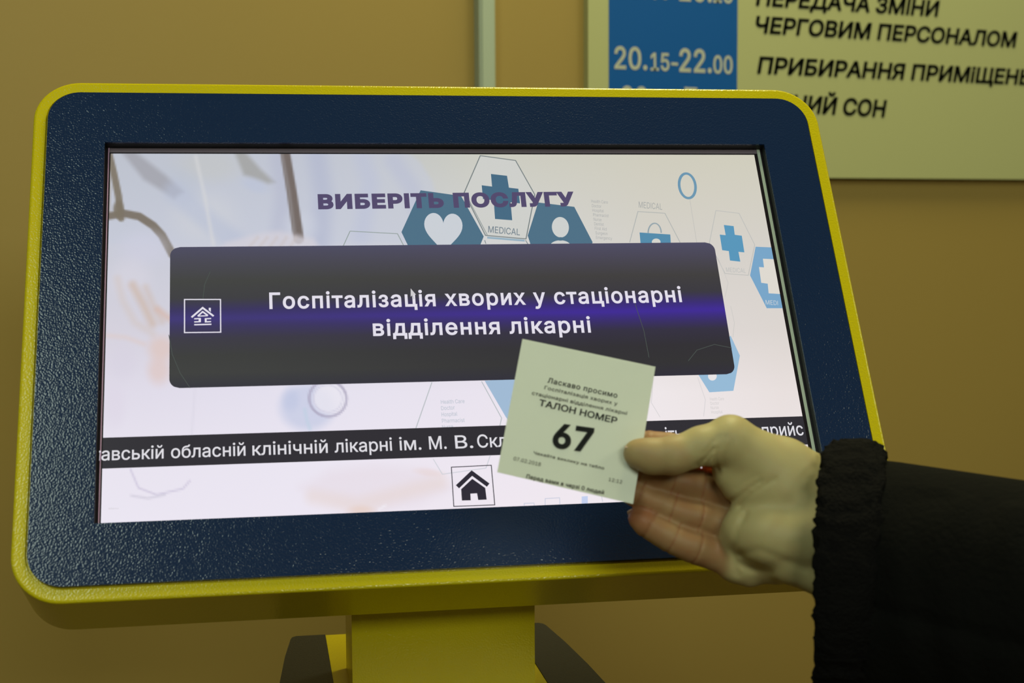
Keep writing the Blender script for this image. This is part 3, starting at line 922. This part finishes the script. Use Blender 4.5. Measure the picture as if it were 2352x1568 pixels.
# ------------------------------------------------------------------ the person's hand and sleeve
ZH = 0.850
MMPX = F_PX / ZH / 1000.0                                  # pixels of the photo per millimetre at the hand
HX, HY, HZ = d2w([1, 0, 0]), d2w([0, -1, 0]), d2w([0, 0, -1])
HO = at(1660, 1140, ZH)
def HL(px, py, dz):                                        # hand frame in millimetres: right, up, toward the viewer
    z = ZH - dz * 0.001
    p = c2w([(px - CX) / F_PX * z, (py - CY) / F_PX * z, z]) - HO
    return np.array([p @ HX, p @ HY, p @ HZ]) * 1000.0
def hw(p):
    return HO + (HX * p[0] + HY * p[1] + HZ * p[2]) * 0.001

def cone(P, a, b, ra, rb):
    """signed distance to a tapered round limb"""
    ba = b - a; L2_ = ba @ ba
    pa = P - a
    t = np.clip((pa @ ba) / L2_, 0, 1)
    d = pa - t[..., None] * ba
    return np.sqrt((d * d).sum(-1)) - (ra + (rb - ra) * t)
def smin(a, b, k):
    h = np.clip(0.5 + 0.5 * (b - a) / k, 0, 1)
    return b * (1 - h) + a * h - k * h * (1 - h)
def smax(a, b, k):
    return -smin(-a, -b, k)

def chain(P, js, k=2.0):
    """js: list of (px, py, dz, radius mm)"""
    D = None
    pts = [HL(*j[:3]) for j in js]
    for i in range(len(js) - 1):
        c = cone(P, pts[i], pts[i + 1], js[i][3], js[i + 1][3])
        D = c if D is None else smin(D, c, k)
    return D

FING = {
    'index': [(1690, 1062, -20, 10.5), (1610, 1046, -20, 9.6), (1545, 1026, -15, 8.8), (1482, 1021, -10, 8.2), (1436, 1018, -8.5, 7.0)],
    'middle': [(1692, 1134, -20, 12.5), (1606, 1116, -17, 10.8), (1540, 1101, -13, 9.4), (1470, 1078, -10, 8.2), (1424, 1060, -9.0, 7.0)],
    'ring': [(1692, 1213, -16, 10.5), (1602, 1187, -10, 9.2), (1542, 1168, -8.5, 8.2), (1468, 1136, -9, 7.8), (1428, 1117, -9.5, 6.6)],
    'little': [(1684, 1288, -12, 10.5), (1596, 1257, -5, 9.3), (1545, 1236, -4, 8.6), (1492, 1206, -5, 7.9), (1468, 1190, -6, 6.6)],
}
THUMB = [(1795, 1105, 0, 17.0), (1672, 1013, 7, 13.0), (1612, 1025, 9.5, 11.0), (1545, 1046, 11.5, 10.4), (1490, 1045, 10.8, 9.0), (1464, 1041, 9.8, 8.2)]

def hand_sdf(P):
    palm = chain(P, [(1690, 1062, -20, 11), (1800, 1110, -18, 15), (1900, 1170, -14, 24)], 8)
    for js in ([(1690, 1140, -20, 11.5), (1800, 1170, -18, 14), (1900, 1190, -14, 24)],
               [(1692, 1210, -17, 12), (1800, 1225, -14, 16), (1900, 1220, -12, 24)],
               [(1688, 1284, -10, 11.5), (1775, 1275, -4, 15), (1890, 1262, 3, 20)]):
        palm = smin(palm, chain(P, js, 8), 9)
    # ball of the thumb, heel of the hand, wrist
    palm = smin(palm, chain(P, [(1686, 1080, 0, 12.8), (1722, 1108, 0, 14.5), (1780, 1126, -1, 19), (1850, 1150, -3, 20)], 8), 8)
    palm = smin(palm, chain(P, [(1712, 1214, 5, 13.5), (1765, 1228, 9, 17), (1850, 1236, 9, 20)], 8), 6)
    palm = smin(palm, chain(P, [(1716, 1186, -2, 8), (1690, 1238, -2, 8.5), (1692, 1300, -5, 8.5), (1720, 1320, -6, 7)], 5), 6)
    palm = smin(palm, chain(P, [(1752, 1268, 6, 8), (1815, 1298, 11, 10), (1880, 1324, 13, 11)], 4), 5)
    palm = smin(palm, chain(P, [(1690, 1014, 3, 12.0), (1800, 1069, -2, 15.5), (1900, 1127, -6, 18)], 6), 7)
    palm = smin(palm, chain(P, [(1890, 1200, -8, 30), (2060, 1250, 5, 32), (2230, 1300, 20, 34)], 8), 12)
    # flatten the forearm a little is left to the sleeve; now the digits
    D = palm
    for nme, js in FING.items():
        fd = chain(P, js, 2.5)
        # finger pads between the creases
        for i in (1, 2, 3):
            a_, b_ = HL(*js[i][:3]), HL(*js[i + 1][:3])
            mid = (a_ + b_) / 2 + np.array([0, -0.4, 1.6]); rr = (js[i][3] + js[i + 1][3]) / 2 * 0.88
            fd = smin(fd, np.sqrt(((P - mid) ** 2).sum(-1)) - rr, 3.0)
        # flexion creases
        for i in (1, 2, 3):
            c_ = HL(*js[i][:3]); ax = nrm(HL(*js[i + 1][:3]) - HL(*js[i - 1][:3]))
            q_ = P - c_; al = q_ @ ax
            rad_ = np.sqrt(np.maximum((q_ * q_).sum(-1) - al * al, 0))
            tor = np.sqrt(al ** 2 + (rad_ - js[i][3] * 1.07) ** 2) - 0.8
            fd = smax(fd, np.where(q_[..., 2] > -2, -tor, 5.0), 0.9)
        D = smin(D, fd, 3.2)
    th = chain(P, THUMB, 5)
    th = smin(th, np.sqrt(((P - HL(1503, 1052, 10.5)) ** 2).sum(-1)) - 9.0, 4)
    th = smin(th, np.sqrt(((P - HL(1680, 1000, 4)) ** 2).sum(-1)) - 11.5, 5)
    D = smin(D, th, 5.0)
    # skin folds: web of the thumb, thenar crease, wrist
    def groove(D, pts, r, dep):
        g = chain(P, [(x, y, z, r) for x, y, z in pts], 1.0)
        return smax(D, -(g), dep)
    return D

def folds(P, D):
    """shallow grooves drawn on the surface along photo pixels"""
    FX = P[..., 0]; FY = P[..., 1]
    zc = P[..., 2]
    sc_ = ZH * 1000.0 - zc - (np.zeros_like(zc))
    base = HL(1660, 1140, 0)
    # project to photo pixels for locating creases on the palm
    ho_c = np.array([(1660 - CX) / F_PX * ZH, (1140 - CY) / F_PX * ZH, ZH]) * 1000
    zz = ho_c[2] - P[..., 2]
    px = (ho_c[0] + P[..., 0]) / zz * F_PX + CX; py = (ho_c[1] - P[..., 1]) / zz * F_PX + CY
    out = np.zeros_like(D)
    for pts, w, dep in (([(1602, 1068), (1620, 1052), (1640, 1030)], 5, 1.4), ([(1608, 1080), (1622, 1066), (1634, 1048)], 4, 1.1), ([(1668, 1000), (1650, 1030), (1644, 1062), (1652, 1084)], 4, 0.7), ([(1684, 1012), (1668, 1044), (1664, 1072)], 5, 0.5), ([(1618, 1040), (1634, 1020), (1652, 1002)], 5, 0.7),
                        ([(1676, 1152), (1702, 1138), (1724, 1120), (1748, 1104)], 6, 0.9), ([(1690, 1120), (1712, 1106), (1742, 1090)], 5, 0.35), ([(1700, 1165), (1716, 1140), (1752, 1116), (1780, 1100)], 6, 0.7),
                        ([(1712, 1180), (1694, 1215), (1684, 1262), (1694, 1318)], 7, 1.0), ([(1700, 1272), (1745, 1262), (1790, 1280), (1850, 1306)], 10, 0.7),
                        ([(1690, 1292), (1720, 1304), (1770, 1312)], 9, 1.0)):
        d = np.full(px.shape, 1e9)
        for (ax, ay), (bx_, by_) in zip(pts[:-1], pts[1:]):
            dx, dy = bx_ - ax, by_ - ay
            t = np.clip(((px - ax) * dx + (py - ay) * dy) / (dx * dx + dy * dy), 0, 1)
            d = np.minimum(d, np.hypot(px - ax - t * dx, py - ay - t * dy))
        out = np.maximum(out, dep * np.exp(-(d / w) ** 2))
    return D + np.where(P[..., 2] > -8, out, 0), px, py

def surface_nets(Fv, org, h):
    s = Fv < 0
    nx, ny, nz = Fv.shape
    cs = np.zeros((nx - 1, ny - 1, nz - 1, 3)); cn = np.zeros((nx - 1, ny - 1, nz - 1))
    I, J, Kk = np.meshgrid(np.arange(nx), np.arange(ny), np.arange(nz), indexing='ij')
    quads = []
    edges = []
    for ax in range(3):
        sl0 = [slice(None)] * 3; sl1 = [slice(None)] * 3
        sl0[ax] = slice(0, -1); sl1[ax] = slice(1, None)
        a_, b_ = Fv[tuple(sl0)], Fv[tuple(sl1)]
        cr = (a_ < 0) != (b_ < 0)
        ii = np.argwhere(cr)
        fa = a_[cr]; fb = b_[cr]; t = fa / (fa - fb)
        pos = ii.astype(float); pos[:, ax] += t
        o1, o2 = [x for x in range(3) if x != ax]
        for d1 in (0, -1):
            for d2 in (0, -1):
                c = ii.copy(); c[:, o1] += d1; c[:, o2] += d2
                ok = np.ones(len(c), bool)
                for q_, lim in ((0, nx - 1), (1, ny - 1), (2, nz - 1)):
                    ok &= (c[:, q_] >= 0) & (c[:, q_] < lim)
                np.add.at(cs, tuple(c[ok].T), pos[ok]); np.add.at(cn, tuple(c[ok].T), 1)
        edges.append((ax, o1, o2, ii, fa < 0))
    act = cn > 0
    idm = -np.ones(cn.shape, int); idm[act] = np.arange(act.sum())
    verts = cs[act] / cn[act][:, None] * h + org
    for ax, o1, o2, ii, neg in edges:
        ok = (ii[:, o1] > 0) & (ii[:, o2] > 0) & (ii[:, o1] < idm.shape[o1]) & (ii[:, o2] < idm.shape[o2])
        ii = ii[ok]; neg = neg[ok]
        def cell(d1, d2):
            c = ii.copy(); c[:, o1] += d1; c[:, o2] += d2
            return idm[tuple(c.T)]
        q_ = np.stack([cell(-1, -1), cell(0, -1), cell(0, 0), cell(-1, 0)], 1)
        flip = neg if ax != 1 else ~neg
        q_[~flip] = q_[~flip][:, ::-1]
        quads.append(q_)
    return verts, np.concatenate(quads)

h_ = 1.0
gx = np.arange(-72, 112, h_); gy = np.arange(-72, 62, h_); gz = np.arange(-50, 36, h_)
GP = np.stack(np.meshgrid(gx, gy, gz, indexing='ij'), -1)
SD = hand_sdf(GP)
SD, pxx, pyy = folds(GP, SD)
SD = np.maximum(SD, GP[..., 0] - 108)                      # the forearm ends inside the sleeve
vv, qq = surface_nets(SD, np.array([gx[0], gy[0], gz[0]]), h_)
del GP, SD
# one smoothing pass over the surface
for _ in range(2):
    acc = np.zeros_like(vv); cnt = np.zeros(len(vv))
    for a_, b_ in ((0, 1), (1, 2), (2, 3), (3, 0)):
        np.add.at(acc, qq[:, a_], vv[qq[:, b_]]); np.add.at(cnt, qq[:, a_], 1)
        np.add.at(acc, qq[:, b_], vv[qq[:, a_]]); np.add.at(cnt, qq[:, b_], 1)
    vv = vv * 0.5 + acc / np.maximum(cnt, 1)[:, None] * 0.5
# complexion: ruddier finger pads and creases, darkened further by painted thumb shade
SK0 = np.array([0.41, 0.345, 0.16]); RUDDY_SHADE = np.array([0.27, 0.105, 0.045])
wred = np.zeros(len(vv))
for nme, js in FING.items():
    dd = chain(vv, js, 2.0)
    wred = np.maximum(wred, 0.72 * (1 - sm(dd, 0.5, 6.0)))
    wred = np.maximum(wred, 0.95 * (1 - sm(np.sqrt(((vv - HL(*js[-1][:3])) ** 2).sum(-1)), 9, 20)) * (dd < 2.5))
    for i in (1, 2, 3):
        wred = np.maximum(wred, 0.92 * np.exp(-((vv - HL(*js[i][:3])) @ nrm(HL(*js[i + 1][:3]) - HL(*js[i - 1][:3])) / 1.6) ** 2) * (dd < 2.5))
dd = chain(vv, THUMB[3:], 2.0)
wred = np.maximum(wred, 0.35 * (1 - sm(dd, 0.5, 5.0)))
nz_ = np.sin(vv[:, 0] * 0.31 + 1.3 * np.sin(vv[:, 1] * 0.23)) * np.sin(vv[:, 1] * 0.27 + vv[:, 2] * 0.2)
wred = np.clip(wred + 0.08 * nz_, 0, 1)
skc = SK0[None] * (1 - wred[:, None]) + RUDDY_SHADE[None] * wred[:, None]
mb = MB()
mb.add([hw(p) for p in vv], [tuple(q_) for q_ in qq.tolist()], 0, skc)
person = mb.build('person', M_skin, smooth=True, colors=True, fix=True)
tag(person, 'person in a dark coat reaching in from the right, hand pinching the ticket', 'person')

# ---- fingernails seen edge-on
def nail(px, py, dz, dirv, nv, ln, wd, name):
    c = HL(px, py, dz); d = nrm(dirv); nn = nrm(np.array(nv, float) - d * (np.array(nv, float) @ d)); sd = np.cross(d, nn)
    V, Fs = [], []
    n1, n2 = 9, 7
    for l in (0.0, 0.5):
        for i in range(n1):
            for j in range(n2):
                s_ = i / (n1 - 1) * 2 - 1; t_ = j / (n2 - 1)
                wx = wd / 2 * (1 - 0.25 * max(0, t_ - 0.6) ** 1.5 / 0.25)
                V.append(hw(c + d * (t_ * ln) + sd * (s_ * wx) + nn * (l - 1.9 * s_ * s_)))
    k = n1 * n2
    for i in range(n1 - 1):
        for j in range(n2 - 1):
            a_ = i * n2 + j
            Fs.append((k + a_, k + a_ + 1, k + a_ + n2 + 1, k + a_ + n2)); Fs.append((a_, a_ + n2, a_ + n2 + 1, a_ + 1))
    ring_ = [j for j in range(n2 - 1)] + [i * n2 + n2 - 1 for i in range(n1 - 1)] + [(n1 - 1) * n2 + n2 - 1 - j for j in range(n2 - 1)] + [(n1 - 1 - i) * n2 for i in range(n1 - 1)]
    for q_ in range(len(ring_)):
        a_, b_ = ring_[q_], ring_[(q_ + 1) % len(ring_)]
        Fs.append((a_, b_, k + b_, k + a_))
    mbn = MB(); mbn.add(V, Fs)
    o_ = mbn.build(name, M_nail, None, smooth=True, fix=True)
    o_.parent = person
    return o_
nail(1484, 1016, 9.5, HL(1434, 1026, 9) - HL(1484, 1016, 9.5), (-0.1, 0.8, -0.25), 12.5, 10.5, 'fingernail')
nail(1478, 1166, -10, HL(1438, 1180, -9) - HL(1478, 1166, -10), (-0.35, 0.5, -0.9), 10.0, 7.5, 'fingernail')

# ---- sleeve with a fleece cuff
def tube(cs, nseg, lump=0.0, sd=0, thick=0.0, caps=True):
    """cs: list of (px, py, dz, ry mm, rz mm, lean mm of the top edge)"""
    r_ = np.random.default_rng(sd)
    rings = []
    for (px, py, dz, ry, rz, ln) in cs:
        c = HL(px, py, dz)
        ring = []
        for i in range(nseg):
            a_ = 2 * math.pi * i / nseg
            ring.append(c + np.array([ln * math.sin(a_) - 0.27 * rz * math.cos(a_), ry * math.sin(a_), rz * math.cos(a_)]))
        rings.append(ring)
    return rings
def vnoise(p, s, seed):
    """cheap lumpy value noise"""
    q_ = p * s + seed * 17.3
    return (np.sin(q_[0] * 1.7 + 2 * np.sin(q_[1])) + np.sin(q_[1] * 1.9 + 2 * np.sin(q_[2] * 1.1)) + np.sin(q_[2] * 1.6 + 2 * np.sin(q_[0] * 1.2))) / 3
NS = 120
cs = []
for t in np.linspace(0, 2.6, 104):
    px = 1962 + 640 * t
    top = np.interp(px, [1962, 2050, 2352, 2602, 3626], [1053, 1060, 1104, 1146, 1290]); botm = np.interp(px, [1962, 2352, 2602, 3626], [1602, 1720, 1800, 2180])
    dz = -4 + 70 * t
    sc_ = F_PX / (ZH - dz * 0.001) / 1000
    cs.append((px, (top + botm) / 2, dz, (botm - top) / 2 / sc_, 58 + 14 * t, 1.5))
rings = tube(cs, NS)
out = []
for k, r_ in enumerate(rings):
    rr = []
    for i, p in enumerate(r_):
        a_ = 2 * math.pi * i / NS
        nn = np.array([0, math.sin(a_), math.cos(a_)])
        t = k / 39
        wr = 1.6 * math.sin(6.0 * t * 6 + 2.0 * math.sin(a_ * 2 + 1)) * (0.5 + 0.5 * math.sin(a_ * 3 + t * 9)) + 1.2 * vnoise(p, 0.05, 3)
        seam = -3.0 * math.exp(-((a_ - (math.radians(-3.5) + 2 * math.pi)) / 0.07) ** 2)
        rr.append(p + nn * (wr * (0 if math.sin(a_) > 0.85 else 1) + seam))
    out.append(rr)
inner = [[c - np.array([0, 0, 0]) + (np.mean(r_, 0) - c) * 0.06 for c in r_] for r_ in out[:12]][::-1]
mb = MB()
rings_to_mesh(mb, [[hw(p) for p in r_] for r_ in inner + out], cap0=False, cap1=True)
sleeve = mb.build('coat_sleeve', M_suede, None, smooth=True, fix=True)
sleeve.parent = person
sleeve['label'] = 'dark suede coat sleeve'
# cuff: a lumpy roll of fleece round the mouth of the sleeve
prof = []
for i in range(26):
    a_ = 2 * math.pi * i / 26
    prof.append((math.cos(a_), math.sin(a_)))
mb = MB()
NC = 150
V, Fs = [], []
for i in range(NC):
    a_ = 2 * math.pi * i / NC
    for (ca, sa) in prof:
        cx_ = 1955; ry = 68.5; rz = 57.0
        c = HL(cx_, 1312, -4)
        halfw = 18.5 + 1.0 * math.sin(a_ * 3)
        rad_ = np.array([0, math.sin(a_), math.cos(a_)])
        th_ = 8.5
        off = abs(ca) ** 0.75 * math.copysign(1, ca) * halfw
        p = c + np.array([off, ry * math.sin(a_), rz * math.cos(a_)]) + rad_ * (abs(sa) ** 0.75 * math.copysign(1, sa) * th_)
        p = p + np.array([-0.27 * (p[2] - c[2]) + 0.03 * (p[1] - c[1]), 0, 0])
        nn = nrm(np.array([ca, 0, 0]) + rad_ * sa)
        l = 2.1 * vnoise(p, 0.42, 1) + 1.2 * vnoise(p, 0.95, 2) + 0.5 * vnoise(p, 2.1, 5)
        V.append(hw(p + nn * l))
n = len(prof)
for i in range(NC):
    for j in range(n):
        i2, j2 = (i + 1) % NC, (j + 1) % n
        Fs.append((i * n + j, i2 * n + j, i2 * n + j2, i * n + j2))
mb.add(V, Fs)
cuff = mb.build('fleece_cuff', M_fleece, None, smooth=True, fix=True)
cuff.parent = sleeve
cuff['label'] = 'black curly fleece cuff'
